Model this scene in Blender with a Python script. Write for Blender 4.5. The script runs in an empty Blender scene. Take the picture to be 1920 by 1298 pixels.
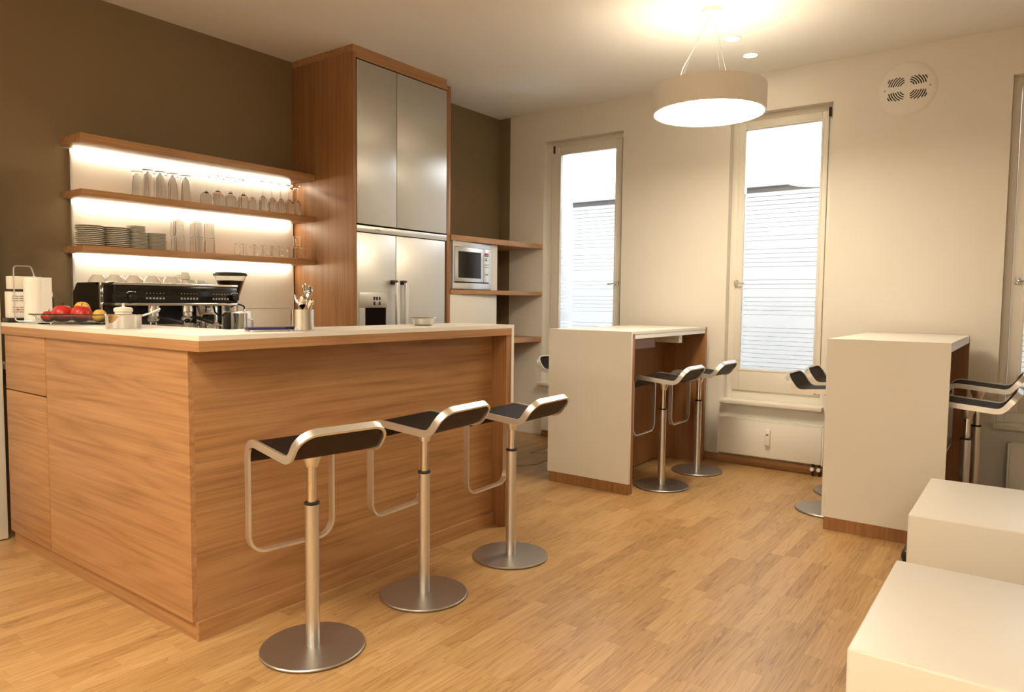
import bpy, bmesh, math, random
from mathutils import Vector, Matrix
random.seed(7)
C = bpy.context.scene.collection
PI = math.pi

# ------------------------------------------------------------------ helpers
class MB:
    """collects shapes in one bmesh"""
    def __init__(s): s.bm = bmesh.new()
    def _new(s, verts, faces, mi=0, smooth=True):
        vs = [s.bm.verts.new(v) for v in verts]
        out = []
        for f in faces:
            try:
                fc = s.bm.faces.new([vs[i] for i in f]); fc.material_index = mi; fc.smooth = smooth; out.append(fc)
            except ValueError: pass
        return vs, out
    def box(s, x0, x1, y0, y1, z0, z1, bev=0.0, mi=0, seg=2):
        x0, x1 = sorted((x0, x1)); y0, y1 = sorted((y0, y1)); z0, z1 = sorted((z0, z1))
        t = bmesh.new()
        v = [t.verts.new(p) for p in [(x0,y0,z0),(x1,y0,z0),(x1,y1,z0),(x0,y1,z0),(x0,y0,z1),(x1,y0,z1),(x1,y1,z1),(x0,y1,z1)]]
        for f in [(3,2,1,0),(4,5,6,7),(0,1,5,4),(1,2,6,5),(2,3,7,6),(3,0,4,7)]: t.faces.new([v[i] for i in f])
        if bev > 0:
            bmesh.ops.bevel(t, geom=list(t.edges), offset=bev, segments=seg, affect='EDGES', profile=0.5)
        s._merge(t, mi)
        return s
    def _merge(s, t, mi=0):
        idx = {}
        for v in t.verts: idx[v] = s.bm.verts.new(v.co)
        for f in t.faces:
            nf = s.bm.faces.new([idx[v] for v in f.verts]); nf.material_index = mi; nf.smooth = True
        t.free()
    def poly(s, pts, d, mi=0):
        """prism: polygon points extruded by vector d"""
        n = len(pts); d = Vector(d)
        vs = [Vector(p) for p in pts] + [Vector(p) + d for p in pts]
        fs = [tuple(range(n))[::-1], tuple(range(n, 2*n))] + [(i, (i+1) % n, n+(i+1) % n, n+i) for i in range(n)]
        s._new(vs, fs, mi)
        return s
    def lathe(s, prof, cx=0, cy=0, cz=0, n=32, mi=0, mat=None):
        """prof: list of (r, z); open profile, r==0 ends are closed"""
        rings = []
        M = mat or Matrix.Identity(4)
        def P(x, y, z):
            q = M @ Vector((x, y, z)); return (q.x+cx, q.y+cy, q.z+cz)
        for r, z in prof:
            if r < 1e-6: rings.append([s.bm.verts.new(P(0, 0, z))])
            else: rings.append([s.bm.verts.new(P(r*math.cos(2*PI*i/n), r*math.sin(2*PI*i/n), z)) for i in range(n)])
        for a, b in zip(rings, rings[1:]):
            for i in range(n):
                j = (i+1) % n
                if len(a) == 1 and len(b) == 1: continue
                if len(a) == 1: q = [a[0], b[j], b[i]]
                elif len(b) == 1: q = [a[i], a[j], b[0]]
                else: q = [a[i], a[j], b[j], b[i]]
                f = s.bm.faces.new(q); f.material_index = mi; f.smooth = True
        return s
    def cyl(s, r, z0, z1, cx=0, cy=0, n=32, mi=0, bev=0.0, mat=None, cz=0):
        p = [(0,z0),(r,z0),(r,z1),(0,z1)] if bev <= 0 else [(0,z0),(r-bev,z0),(r,z0+bev),(r,z1-bev),(r-bev,z1),(0,z1)]
        return s.lathe(p, cx, cy, cz, n, mi, mat)
    def tube(s, pts, r, n=10, closed=False, mi=0, rs=None):
        pts = [Vector(p) for p in pts]; m = len(pts); rings = []
        up = None
        for i in range(m):
            if closed: t = pts[(i+1) % m]-pts[i-1]
            else: t = pts[min(i+1, m-1)]-pts[max(i-1, 0)]
            t.normalize()
            if up is None:
                a = Vector((0,0,1)) if abs(t.z) < .9 else Vector((1,0,0))
                u = t.cross(a).normalized()
            else:
                u = (up - t*up.dot(t)); u.normalize()
            up = u; w = t.cross(u)
            rr = rs[i] if rs else r
            rings.append([s.bm.verts.new(pts[i]+u*rr*math.cos(2*PI*k/n)+w*rr*math.sin(2*PI*k/n)) for k in range(n)])
        rng = range(m) if closed else range(m-1)
        for i in rng:
            a, b = rings[i], rings[(i+1) % m]
            for k in range(n):
                f = s.bm.faces.new([a[k], a[(k+1) % n], b[(k+1) % n], b[k]]); f.smooth = True; f.material_index = mi
        if not closed:
            for rg in (rings[0], rings[-1]):
                f = s.bm.faces.new(rg); f.material_index = mi
        return s
    def sphere(s, c, r, sx=1, sy=1, sz=1, n=20, mi=0):
        prof = [(r*math.sin(PI*i/12), -r*math.cos(PI*i/12)) for i in range(13)]
        prof[0] = (0, -r); prof[-1] = (0, r)
        M = Matrix.Diagonal((sx, sy, sz, 1))
        return s.lathe(prof, *c, n=n, mi=mi, mat=M)

def finish(name, mb, mats, loc, parent, ang=35):
    bm = mb.bm
    bmesh.ops.recalc_face_normals(bm, faces=bm.faces)
    if loc != (0,0,0): bmesh.ops.translate(bm, verts=bm.verts, vec=-Vector(loc))
    me = bpy.data.meshes.new(name); bm.to_mesh(me); bm.free()
    for m in (mats if isinstance(mats, (list, tuple)) else [mats]): me.materials.append(m)
    me.set_sharp_from_angle(angle=math.radians(ang))
    o = bpy.data.objects.new(name, me); C.objects.link(o)
    if parent: o.parent = parent
    else: o.location = loc
    return o

def ORG(o):
    v = Vector((0,0,0))
    while o is not None:
        v = v + o.location; o = o.parent
    return tuple(v)
def part(name, mb, mats, parent, label=None, kind=None, ang=35):
    """world-space shapes -> a child mesh of parent"""
    o = finish(name, mb, mats, ORG(parent), parent, ang)
    if label: o['label'] = label
    if kind: o['kind'] = kind
    return o
def tag(o, label, cat, group=None):
    o['label'] = label; o['category'] = cat
    if group: o['group'] = group
    return o
def thing(name, label, cat, loc=(0,0,0), group=None):
    o = bpy.data.objects.new(name, None); C.objects.link(o); o.location = loc
    o.empty_display_size = .05
    return tag(o, label, cat, group)
def solid(name, mb, mats, label, cat, loc=(0,0,0), group=None, ang=35):
    return tag(finish(name, mb, mats, loc, None, ang), label, cat, group)
def struct(name, mb, mats):
    o = finish(name, mb, mats, (0,0,0), None); o['kind'] = 'structure'; return o
def dup(root, loc, label, group=None, rotz=None):
    def cp(o, par):
        c = o.copy(); C.objects.link(c)
        if par: c.parent = par
        for ch in o.children: cp(ch, c)
        return c
    r = cp(root, None); r.location = loc; r['label'] = label
    if rotz is not None: r.rotation_euler = (0,0,rotz)
    if group: r['group'] = group
    return r
def fillet(pts, r, n=6):
    """round the corners of an open polyline"""
    pts = [Vector(p) for p in pts]; out = [pts[0]]
    for i in range(1, len(pts)-1):
        a, b, c = pts[i-1], pts[i], pts[i+1]
        rr = r[i] if isinstance(r, (list, tuple)) else r
        u = (a-b).normalized(); v = (c-b).normalized()
        th = u.angle(v)
        d = min(rr/math.tan(th/2), (a-b).length*.49, (c-b).length*.49)
        p0, p1 = b+u*d, b+v*d
        for k in range(n+1):
            t = k/n; out.append((p0*(1-t)**2 + b*2*t*(1-t) + p1*t*t))
    out.append(pts[-1]); return out
ORD = ['bottom','second','third','fourth','fifth','sixth','seventh','eighth','ninth','tenth','eleventh','twelfth','thirteenth','fourteenth','fifteenth','sixteenth','seventeenth','eighteenth']

# ------------------------------------------------------------------ materials
def newmat(name):
    m = bpy.data.materials.new(name); m.use_nodes = True
    nt = m.node_tree; b = nt.nodes['Principled BSDF']
    return m, nt, b
def mat(name, col, rough=.5, metal=0, bump=0, bscale=200, spec=None, var=0, **kw):
    m, nt, b = newmat(name)
    b.inputs['Base Color'].default_value = (*col, 1); b.inputs['Roughness'].default_value = rough; b.inputs['Metallic'].default_value = metal
    if spec is not None: b.inputs['Specular IOR Level'].default_value = spec
    for k, v in kw.items(): b.inputs[k.replace('_', ' ')].default_value = v
    tc = nt.nodes.new('ShaderNodeTexCoord')
    nz = nt.nodes.new('ShaderNodeTexNoise'); nz.inputs['Scale'].default_value = bscale; nz.inputs['Detail'].default_value = 3
    nt.links.new(tc.outputs['Object'], nz.inputs['Vector'])
    if var > 0:
        mx = nt.nodes.new('ShaderNodeMix'); mx.data_type = 'RGBA'
        mx.inputs[6].default_value = (*[c*(1-var) for c in col], 1); mx.inputs[7].default_value = (*[min(1, c*(1+var)) for c in col], 1)
        nt.links.new(nz.outputs['Fac'], mx.inputs[0]); nt.links.new(mx.outputs[2], b.inputs['Base Color'])
    if bump > 0:
        bp = nt.nodes.new('ShaderNodeBump'); bp.inputs['Strength'].default_value = bump; bp.inputs['Distance'].default_value = .002
        nt.links.new(nz.outputs['Fac'], bp.inputs['Height']); nt.links.new(bp.outputs['Normal'], b.inputs['Normal'])
    return m
def emit(name, col, s):
    m = bpy.data.materials.new(name); m.use_nodes = True; nt = m.node_tree; nt.nodes.clear()
    e = nt.nodes.new('ShaderNodeEmission'); e.inputs[0].default_value = (*col, 1); e.inputs[1].default_value = s
    o = nt.nodes.new('ShaderNodeOutputMaterial'); nt.links.new(e.outputs[0], o.inputs[0]); return m
def M_(nt, op, a, b=None, c=None):
    n = nt.nodes.new('ShaderNodeMath'); n.operation = op
    for i, v in enumerate((a, b, c)):
        if v is None: continue
        if hasattr(v, 'is_output'): nt.links.new(v, n.inputs[i])
        else: n.inputs[i].default_value = v
    return n.outputs[0]
def ramp(nt, fac, stops):
    r = nt.nodes.new('ShaderNodeValToRGB'); nt.links.new(fac, r.inputs[0])
    e = r.color_ramp.elements
    while len(e) < len(stops): e.new(.5)
    for k, (p, c) in zip(e, stops): k.position = p; k.color = (*c, 1)
    return r.outputs[0]
def wood(name, dark, mid, light, axis='x', rough=.42, ring=13, k=1.0):
    """oak veneer: long flame figure plus fine fibre along axis"""
    m, nt, b = newmat(name); L = nt.links
    tc = nt.nodes.new('ShaderNodeTexCoord')
    ai = 'xyz'.index(axis)
    def mp(along, across):
        n = nt.nodes.new('ShaderNodeMapping'); s = [across]*3; s[ai] = along
        n.inputs['Scale'].default_value = s; L.new(tc.outputs['Object'], n.inputs['Vector']); return n.outputs[0]
    def nz(v, sc, det=2, dist=0):
        n = nt.nodes.new('ShaderNodeTexNoise'); n.inputs['Scale'].default_value = sc; n.inputs['Detail'].default_value = det; n.inputs['Distortion'].default_value = dist
        L.new(v, n.inputs['Vector']); return n.outputs['Fac']
    flame = nz(mp(.32*k, 4.6*k), 1.0, 2, .12)
    rings = M_(nt, 'ABSOLUTE', M_(nt, 'SUBTRACT', M_(nt, 'MULTIPLY', M_(nt, 'FRACT', M_(nt, 'MULTIPLY', flame, ring)), 2.0), 1.0))
    rings = M_(nt, 'POWER', rings, 1.6)
    fibre = nz(mp(2.2*k, 120*k), 1.0, 3)
    streak = nz(mp(.8*k, 34*k), 1.0, 2)
    tone = nz(mp(.4*k, 2.2*k), 1.0, 1)
    f = M_(nt, 'ADD', M_(nt, 'MULTIPLY', rings, -.13), M_(nt, 'ADD', M_(nt, 'MULTIPLY', fibre, .42), M_(nt, 'ADD', M_(nt, 'MULTIPLY', streak, .48), M_(nt, 'MULTIPLY', tone, .24))))
    col = ramp(nt, f, [(.28, dark), (.55, mid), (.85, light)])
    L.new(col, b.inputs['Base Color']); b.inputs['Roughness'].default_value = rough
    bp = nt.nodes.new('ShaderNodeBump'); bp.inputs['Strength'].default_value = .06; bp.inputs['Distance'].default_value = .001
    L.new(fibre, bp.inputs['Height']); L.new(bp.outputs[0], b.inputs['Normal'])
    return m
def parquet(name):
    """three-strip oak parquet, strips along X"""
    m, nt, b = newmat(name); L = nt.links
    tc = nt.nodes.new('ShaderNodeTexCoord'); sp = nt.nodes.new('ShaderNodeSeparateXYZ'); L.new(tc.outputs['Object'], sp.inputs[0])
    W, LEN = .068, .48
    yv = M_(nt, 'DIVIDE', sp.outputs['Y'], W); row = M_(nt, 'FLOOR', yv)
    w1 = nt.nodes.new('ShaderNodeTexWhiteNoise'); w1.noise_dimensions = '1D'; L.new(row, w1.inputs['W'])
    xv = M_(nt, 'ADD', M_(nt, 'DIVIDE', sp.outputs['X'], LEN), M_(nt, 'MULTIPLY', w1.outputs['Value'], 7.3)); colm = M_(nt, 'FLOOR', xv)
    cb = nt.nodes.new('ShaderNodeCombineXYZ'); L.new(row, cb.inputs[0]); L.new(colm, cb.inputs[1])
    w2 = nt.nodes.new('ShaderNodeTexWhiteNoise'); w2.noise_dimensions = '2D'; L.new(cb.outputs[0], w2.inputs['Vector'])
    rnd = w2.outputs['Value']
    # every strip gets its own piece of grain
    off = nt.nodes.new('ShaderNodeVectorMath'); off.operation = 'SCALE'; L.new(w2.outputs['Color'], off.inputs[0]); off.inputs['Scale'].default_value = 37
    ad = nt.nodes.new('ShaderNodeVectorMath'); ad.operation = 'ADD'; L.new(tc.outputs['Object'], ad.inputs[0]); L.new(off.outputs[0], ad.inputs[1])
    def mp(a, c):
        n = nt.nodes.new('ShaderNodeMapping'); n.inputs['Scale'].default_value = (a, c, c); L.new(ad.outputs[0], n.inputs[0]); return n.outputs[0]
    def nz(v, det=2, dist=0):
        n = nt.nodes.new('ShaderNodeTexNoise'); n.inputs['Scale'].default_value = 1; n.inputs['Detail'].default_value = det; n.inputs['Distortion'].default_value = dist; L.new(v, n.inputs['Vector']); return n.outputs['Fac']
    flame = nz(mp(1.4, 20), 2, .3)
    rings = M_(nt, 'FRACT', M_(nt, 'MULTIPLY', flame, 9))
    rings = M_(nt, 'POWER', rings, 3.2)
    fibre = nz(mp(6, 160), 3)
    f = M_(nt, 'ADD', M_(nt, 'MULTIPLY', M_(nt, 'SUBTRACT', 1.0, rings), .25), M_(nt, 'ADD', M_(nt, 'MULTIPLY', fibre, .56), M_(nt, 'MULTIPLY', rnd, .27)))
    col = ramp(nt, f, [(.22, FLOOR[0]), (.58, FLOOR[1]), (.95, FLOOR[2])])
    # seams
    fy = M_(nt, 'FRACT', yv); fx = M_(nt, 'FRACT', xv)
    ey = M_(nt, 'MINIMUM', fy, M_(nt, 'SUBTRACT', 1.0, fy)); ex = M_(nt, 'MINIMUM', fx, M_(nt, 'SUBTRACT', 1.0, fx))
    seam = M_(nt, 'MINIMUM', M_(nt, 'MULTIPLY', ey, W), M_(nt, 'MULTIPLY', ex, LEN))
    sm = M_(nt, 'LESS_THAN', seam, .0008)
    mx = nt.nodes.new('ShaderNodeMix'); mx.data_type = 'RGBA'; L.new(M_(nt, 'MULTIPLY', sm, .35), mx.inputs[0]); L.new(col, mx.inputs[6]); mx.inputs[7].default_value = (.16, .08, .03, 1)
    L.new(mx.outputs[2], b.inputs['Base Color'])
    b.inputs['Roughness'].default_value = .36
    rr = M_(nt, 'ADD', .30, M_(nt, 'MULTIPLY', fibre, .16)); L.new(rr, b.inputs['Roughness'])
    return m
FLOOR = [(.24,.122,.042), (.44,.262,.108), (.58,.38,.185)]
OAK = [(.28,.132,.05), (.43,.228,.10), (.53,.315,.155)]
OAK_Z = [(.24,.105,.036), (.34,.165,.065), (.42,.225,.10)]  # browner oak; the weaker light on the cabinet side is put into these tones

m_floor = parquet('oak_parquet')
m_oak_x = wood('oak_veneer_along_x', *OAK, axis='x')
m_oak_y = wood('oak_veneer_along_y', *OAK, axis='y')
m_oak_z = wood('oak_veneer_upright', *OAK_Z, axis='z', ring=10)
m_cream = mat('cream_wall_paint', (.80,.77,.71), .85, bump=.15, bscale=260)
m_ceil = mat('white_ceiling_paint', (.90,.885,.85), .9, bump=.08, bscale=220)
m_brown = mat('olive_brown_wall_paint', (.235,.172,.095), .8, bump=.12, bscale=260)
m_white = mat('white_solid_surface', (.77,.745,.69), .38, bump=.02, bscale=300)
m_lac = mat('white_lacquer', (.83,.81,.76), .35)
m_frame = mat('cream_window_lacquer', (.80,.77,.70), .4)
m_rad = mat('radiator_enamel', (.83,.81,.76), .35)
m_alu = mat('satin_aluminium', (.80,.80,.79), .36, .95, bump=.03, bscale=900)
m_chrome = mat('polished_chrome', (.74,.73,.71), .08, 1)
m_base = mat('brushed_base_steel', (.46,.44,.42), .38, .95, bump=.03, bscale=700)
m_pole = mat('satin_pole_steel', (.70,.70,.70), .3, .95)
m_fridge = mat('brushed_fridge_steel', (.64,.63,.60), .4, .9, Anisotropic=.75, Anisotropic_Rotation=0.0)
_nt = m_fridge.node_tree; _tg = _nt.nodes.new('ShaderNodeTangent'); _tg.direction_type = 'RADIAL'; _tg.axis = 'Z'
_nt.links.new(_tg.outputs[0], _nt.nodes['Principled BSDF'].inputs['Tangent'])
m_splash = mat('reflection_toned_steel_sheet', (.62,.58,.52), .5, .5)  # paler, less metallic steel; warm reflections under the hood put into the colour
m_steel = mat('brushed_steel', (.66,.65,.63), .3, .95)
m_black = mat('black_plastic', (.012,.011,.010), .35)
m_gloss = mat('glossy_black_enamel', (.010,.009,.008), .12)
m_leather = mat('dark_brown_leather', (.034,.020,.012), .55, spec=.25, bump=.2, bscale=500)
m_under = mat('dark_seat_underside', (.010,.005,.004), .6, spec=.2)
m_dark = mat('dark_grey_interior', (.02,.02,.02), .6)
m_china = mat('white_china', (.78,.74,.66), .22)
m_plate = mat('grey_white_plate_china', (.72,.68,.60), .3)
m_paper = mat('white_paper_towel', (.86,.84,.79), .9, bump=.3, bscale=300)
m_red = mat('red_apple_skin', (.55,.03,.025), .3, var=.35, bscale=25)
m_yel = mat('yellow_pear_skin', (.80,.48,.07), .4, var=.2, bscale=30)
m_blue = mat('blue_paper_napkins', (.035,.03,.13), .8)
m_rub = mat('black_rubber', (.015,.014,.013), .6)
m_grey = mat('grey_fabric', (.20,.18,.16), .85, bump=.3, bscale=700)
m_bean = mat('roasted_coffee_beans', (.035,.015,.008), .4, bump=.8, bscale=120)
m_slot = mat('dark_vent_slots', (.008,.006,.005), .9, spec=.05)
m_wire = mat('galvanised_wire', (.70,.68,.64), .3, .9)
m_lever = mat('grey_plastic', (.35,.33,.30), .4)
m_ext = mat('dark_roof_edge', (.022,.018,.015), .8)
m_extw = mat('grey_house_render', (.07,.07,.07), .9)
m_cope = mat('pale_zinc_coping', (.17,.175,.175), .6)
m_render = mat('white_bounce_ground', (.82,.83,.84), .9)
m_red_led = emit('red_display_digits', (1,.12,.08), .6)
def glassmat(name, col=(1,1,1), rough=0.0, ior=1.45):
    m, nt, b = newmat(name)
    b.inputs['Base Color'].default_value = (*col,1); b.inputs['Roughness'].default_value = rough; b.inputs['IOR'].default_value = ior; b.inputs['Transmission Weight'].default_value = 1
    return m
m_glass = glassmat('clear_drinking_glass', (.98,.98,.97), 0, 1.22)
m_dish = glassmat('clear_dish_glass', (.95,.97,.96))
m_hopper = glassmat('clear_hopper_plastic', (.95,.95,.93), .05, 1.3)
def panemat():
    m = bpy.data.materials.new('window_pane_glass'); m.use_nodes = True; nt = m.node_tree; nt.nodes.clear()
    t = nt.nodes.new('ShaderNodeBsdfTransparent'); g = nt.nodes.new('ShaderNodeBsdfGlossy'); g.inputs['Roughness'].default_value = .02
    fr = nt.nodes.new('ShaderNodeFresnel'); fr.inputs[0].default_value = 1.4
    mx = nt.nodes.new('ShaderNodeMixShader'); o = nt.nodes.new('ShaderNodeOutputMaterial')
    nt.links.new(fr.outputs[0], mx.inputs[0]); nt.links.new(t.outputs[0], mx.inputs[1]); nt.links.new(g.outputs[0], mx.inputs[2]); nt.links.new(mx.outputs[0], o.inputs[0]); return m
m_pane = panemat()
def filmmat():
    m = bpy.data.materials.new('frosted_stripe_film'); m.use_nodes = True; nt = m.node_tree; nt.nodes.clear()
    t = nt.nodes.new('ShaderNodeBsdfTranslucent'); t.inputs[0].default_value = (.92,.93,.94,1)
    d = nt.nodes.new('ShaderNodeBsdfDiffuse'); d.inputs[0].default_value = (.8,.8,.8,1)
    mx = nt.nodes.new('ShaderNodeMixShader'); mx.inputs[0].default_value = .25
    o = nt.nodes.new('ShaderNodeOutputMaterial')
    nt.links.new(t.outputs[0], mx.inputs[1]); nt.links.new(d.outputs[0], mx.inputs[2]); nt.links.new(mx.outputs[0], o.inputs[0]); return m
m_film = filmmat()
WARM = (1.0, .835, .60)
m_lamp = emit('lamp_diffuser_glow', (1.0,.845,.61), 12.0)
m_up = emit('lamp_uplight_glow', WARM, 4.2)
m_spot = emit('downlight_glow', (1.0,.86,.62), 22.0)
m_led = emit('warm_led_strip', (1.0,.87,.66), 9.0)

# ------------------------------------------------------------------ setting
ZC = 2.977; XW = 4.163; XO = 4.56; YB = 2.157; XL = -3.4; YF = -5.2
struct('floor', MB().box(XL-.15, XO, YF-.15, YB+.15, -.12, 0), m_floor)
struct('ceiling', MB().box(XL-.15, XO, YF-.15, YB+.15, ZC, ZC+.12), m_ceil)
struct('wall_back', MB().box(XL-.15, 2.5, YB, YB+.15, 0, ZC), m_brown)
struct('wall_alcove', MB().box(2.5, XW, 1.905, YB+.15, 0, ZC), m_brown)
struct('wall_left', MB().box(XL-.15, XL, YF-.15, YB, 0, ZC), m_cream)
struct('wall_front', MB().box(XL, XO, YF-.15, YF, 0, ZC), m_cream)
W1 = (.58, 1.386, .47, 2.705); W2 = (-1.082, -.345, .47, 2.69); W3 = (-2.95, -2.13, .47, 2.69)
wb = MB()
wb.box(XW, XO, 1.775, YB+.15, 0, ZC, mi=1)
wb.box(XW, XO, W1[1], 1.775, 0, ZC)
wb.box(XW, XO, W2[1], W1[0], 0, ZC)
wb.box(XW, XO, W3[1], W2[0], 0, ZC)
wb.box(XW, XO, YF-.15, W3[0], 0, ZC)
for w in (W1, W2, W3):
    wb.box(XW, XO, w[0], w[1], 0, w[2]); wb.box(XW, XO, w[0], w[1], w[3], ZC)
struct('wall_right', wb, [m_cream, m_brown])
bb = MB()
for a, b in ((-5.2, 1.375),): bb.box(XW-.016, XW, a, b, 0, .06, .003)
struct('baseboard_right', bb, m_oak_y)

def window(nm, w, handle_side, mL, mR, gz0, gz1, hingey):
    """w = opening, mL / mR margins from opening to glass on the left (+Y) and right (-Y)"""
    y0, y1, z0, z1 = w; xf = 4.235
    r = bpy.data.objects.new(nm, None); C.objects.link(r); r.location = (xf, (y0+y1)/2, z0); r['kind'] = 'structure'
    gy0, gy1 = y0+mR, y1-mL
    fr = MB(); t = .045
    fr.box(xf, xf+.07, y0, y0+t*.8, z0, z1, .003); fr.box(xf, xf+.07, y1-t, y1, z0, z1, .003)
    fr.box(xf, xf+.07, y0+t*.8, y1-t, z1-t, z1, .003); fr.box(xf, xf+.07, y0+t*.8, y1-t, z0, z0+.10, .003)
    part('window_frame', fr, m_frame, r)
    sa = MB(); x0 = xf-.014
    a0, a1, b0, b1 = y0+t*.8+.002, y1-t-.002, z0+.10, z1-t-.002
    sa.box(x0, xf+.05, a0, gy0, b0, b1, .004); sa.box(x0, xf+.05, gy1, a1, b0, b1, .004)
    sa.box(x0, xf+.05, gy0, gy1, gz1, b1, .004); sa.box(x0, xf+.05, gy0, gy1, b0, gz0, .004)
    # slim glazing bead round the pane
    for (p, q, u, v) in ((gy0-.012, gy0+.004, gz0-.012, gz1+.012), (gy1-.004, gy1+.012, gz0-.012, gz1+.012)):
        sa.box(x0-.003, x0+.02, p, q, u, v, .002)
    sa.box(x0-.003, x0+.02, gy0, gy1, gz1-.004, gz1+.012, .002); sa.box(x0-.003, x0+.02, gy0, gy1, gz0-.012, gz0+.004, .002)
    part('sash', sa, m_frame, r)
    part('glass_pane', MB().box(xf+.014, xf+.020, gy0, gy1, gz0, gz1), m_pane, r)
    fm = MB(); z = 2.10; i = 0
    while z > gz0+.002:
        zb = max(z-.0335, gz0)
        miss = i in (11, 17, 18, 22, 28, 29)          # a few gaps are closed in the photo
        zl = zb + (0 if miss else .0042); fm._new([(xf+.0132, gy0+.001, zl), (xf+.0132, gy1-.001, zl), (xf+.0132, gy1-.001, z), (xf+.0132, gy0+.001, z)], [(0,1,2,3)])
        z = zb; i += 1
    part('frosted_stripe_film', fm, m_film, r)
    hy = gy0-.035 if handle_side == 'R' else gy1+.040
    d = 1 if handle_side == 'R' else -1
    hb = MB(); Mx = Matrix.Rotation(PI/2, 4, 'Y')
    hb.cyl(.016, -.010, 0, n=20, mat=Matrix.Diagonal((1,1,1,1)) @ Mx, cx=x0-.0, cy=hy, cz=1.41)
    hb.tube(fillet([(x0, hy, 1.41), (x0-.045, hy, 1.41), (x0-.045, hy+d*.075, 1.405)], .012), .0065)
    hb.tube([(x0-.004, hy, 1.39), (x0-.004, hy, 1.43)], .014, n=12)
    part('window_handle', hb, m_steel, r)
    part('hinge', MB().box(x0-.012, x0+.004, hingey-.008, hingey+.008, 2.60, 2.665, .003), m_leather, r)
    # inner sill board
    sl = MB().box(XW-.06, xf, y0-.012, y1+.012, z0, z0+.03, .004)
    part('window_sill', sl, m_frame, r)
    return r
window('window_1', W1, 'R', .140, .095, .715, 2.585, W1[1]-.075)
window('window_2', W2, 'L', .100, .082, .735, 2.583, W2[0]+.03)
window('window_3', W3, 'L', .115, .10, .735, 2.57, W3[0]+.03)

# door standing open at the left end of the bar
dr = bpy.data.objects.new('door_1', None); C.objects.link(dr); dr.location = (-.4, 1.9, 0); dr['kind'] = 'structure'
part('door_leaf', MB().box(-.86, .028, 1.885, 1.93, .006, 2.005, .003), m_frame, dr)
hd = MB().tube(fillet([(-.79,1.885,1.05),(-.79,1.835,1.05),(-.67,1.835,1.05)], .015), .009); hd.cyl(.024, -.012, 0, mat=Matrix.Rotation(PI/2,4,'X'), cx=-.79, cy=1.874, cz=1.05)
part('door_handle', hd, m_steel, dr)

# outside: the flat roof edge of the house across the yard
ob = thing('neighbouring_house', 'low dark house with pale roof edge seen through the windows', 'building', (9.5, -2, -.5))
part('house_wall', MB().box(8.0, 12.0, -9, 3.43, -.5, 2.50), m_extw, ob)
part('roof_fascia', MB().box(7.99, 12.0, -9.01, 3.44, 2.5005, 2.7395), m_ext, ob, 'dark roof edge')
part('roof_coping', MB().box(7.94, 12.0, -9.06, 3.47, 2.74, 2.803, .004), m_cope, ob)
yd = MB().box(XO, 16, -12, 12, -.62, -.5); yo = struct('ground_outside', yd, m_render)  # unseen yard ground, made white to bounce daylight onto the window film

# ------------------------------------------------------------------ bar
HB = 1.12
bar = thing('bar_counter', 'oak-veneered bar body below the white worktop', 'bar counter', (.9, .3, 0))
LX = 1.812
part('front_panel', MB().box(.034, LX-.042, .10, .12, .07, 1.064), m_oak_x, bar)
part('side_panel', MB().box(.014, .034, .10, 1.317, .07, 1.064), m_oak_y, bar)
part('apron', MB().poly([(0,0,1.064),(LX,0,1.064),(LX,.0995,1.064),(.0995,.0995,1.064)], (0,0,.038)), m_oak_x, bar)
part('apron', MB().poly([(0,.0005,1.064),(.06,.0605,1.064),(.06,1.797,1.064),(0,1.797,1.064)], (0,0,.038)), m_oak_y, bar)
part('plinth', MB().box(.027, LX-.042, .082, .10, 0, .07), m_oak_x, bar)
part('plinth', MB().box(.027, .045, .1002, 1.79, 0, .07), m_oak_y, bar)
part('end_panel', MB().box(LX-.042, LX, .004, .40, 0, 1.064), m_oak_z, bar)
iw = MB(); iw.box(.034, LX-.042, .36, .378, 0, 1.09); iw.box(.34, .358, .378, 1.79, 0, 1.09); iw.box(.06, LX, .12, .36, 1.075, 1.102); part('inner_panel', iw, m_lac, bar)
wt = MB()
wt.poly([(0,0,1.102),(1.834,0,1.102),(1.834,.40,1.102),(.36,.40,1.102),(.36,1.797,1.102),(0,1.797,1.102)], (0,0,.018))
wt.box(LX+.001, 1.834, 0, .40, 0, 1.1015)
solid('bar_worktop', wt, m_white, 'thin white worktop folding down over the right end of the oak bar', 'worktop', (.9, .2, 0))
cab = thing('drawer_cabinet', 'narrow oak cabinet at the left end of the bar with drawer over door', 'cabinet', (.17, 1.55, 0))
part('carcass', MB().box(.036, .338, 1.32, 1.795, .07, 1.062), m_oak_z, cab)
part('drawer', MB().box(.012, .034, 1.320, 1.797, .792, 1.0625, .0015), m_oak_y, cab)
part('door', MB().box(.012, .034, 1.320, 1.797, .072, .786, .0015), m_oak_y, cab)

# lower work counter along the brown wall, behind the bar
bc = thing('back_counter', 'low work counter along the brown wall carrying the coffee machine', 'counter', (1.2, 1.8, 0))
part('counter_top', MB().box(.06, 1.985, 1.40, 2.135, .87, .90, .003), m_white, bc)
part('counter_body', MB().box(.40, 1.98, 1.44, 2.13, .08, .868), m_lac, bc)
part('plinth', MB().box(.40, 1.98, 1.50, 2.1, 0, .08), m_dark, bc)
sb = thing('splashback', 'glowing white splashback panel between the oak shelves', 'wall panel', (1.2, 2.15, .9))
part('panel', MB().box(.478, 1.972, 2.137, 2.153, .902, 2.088), m_lac, sb)
part('edge_profile', MB().box(.468, .4775, 2.134, 2.153, .902, 2.088), m_alu, sb)

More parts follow.
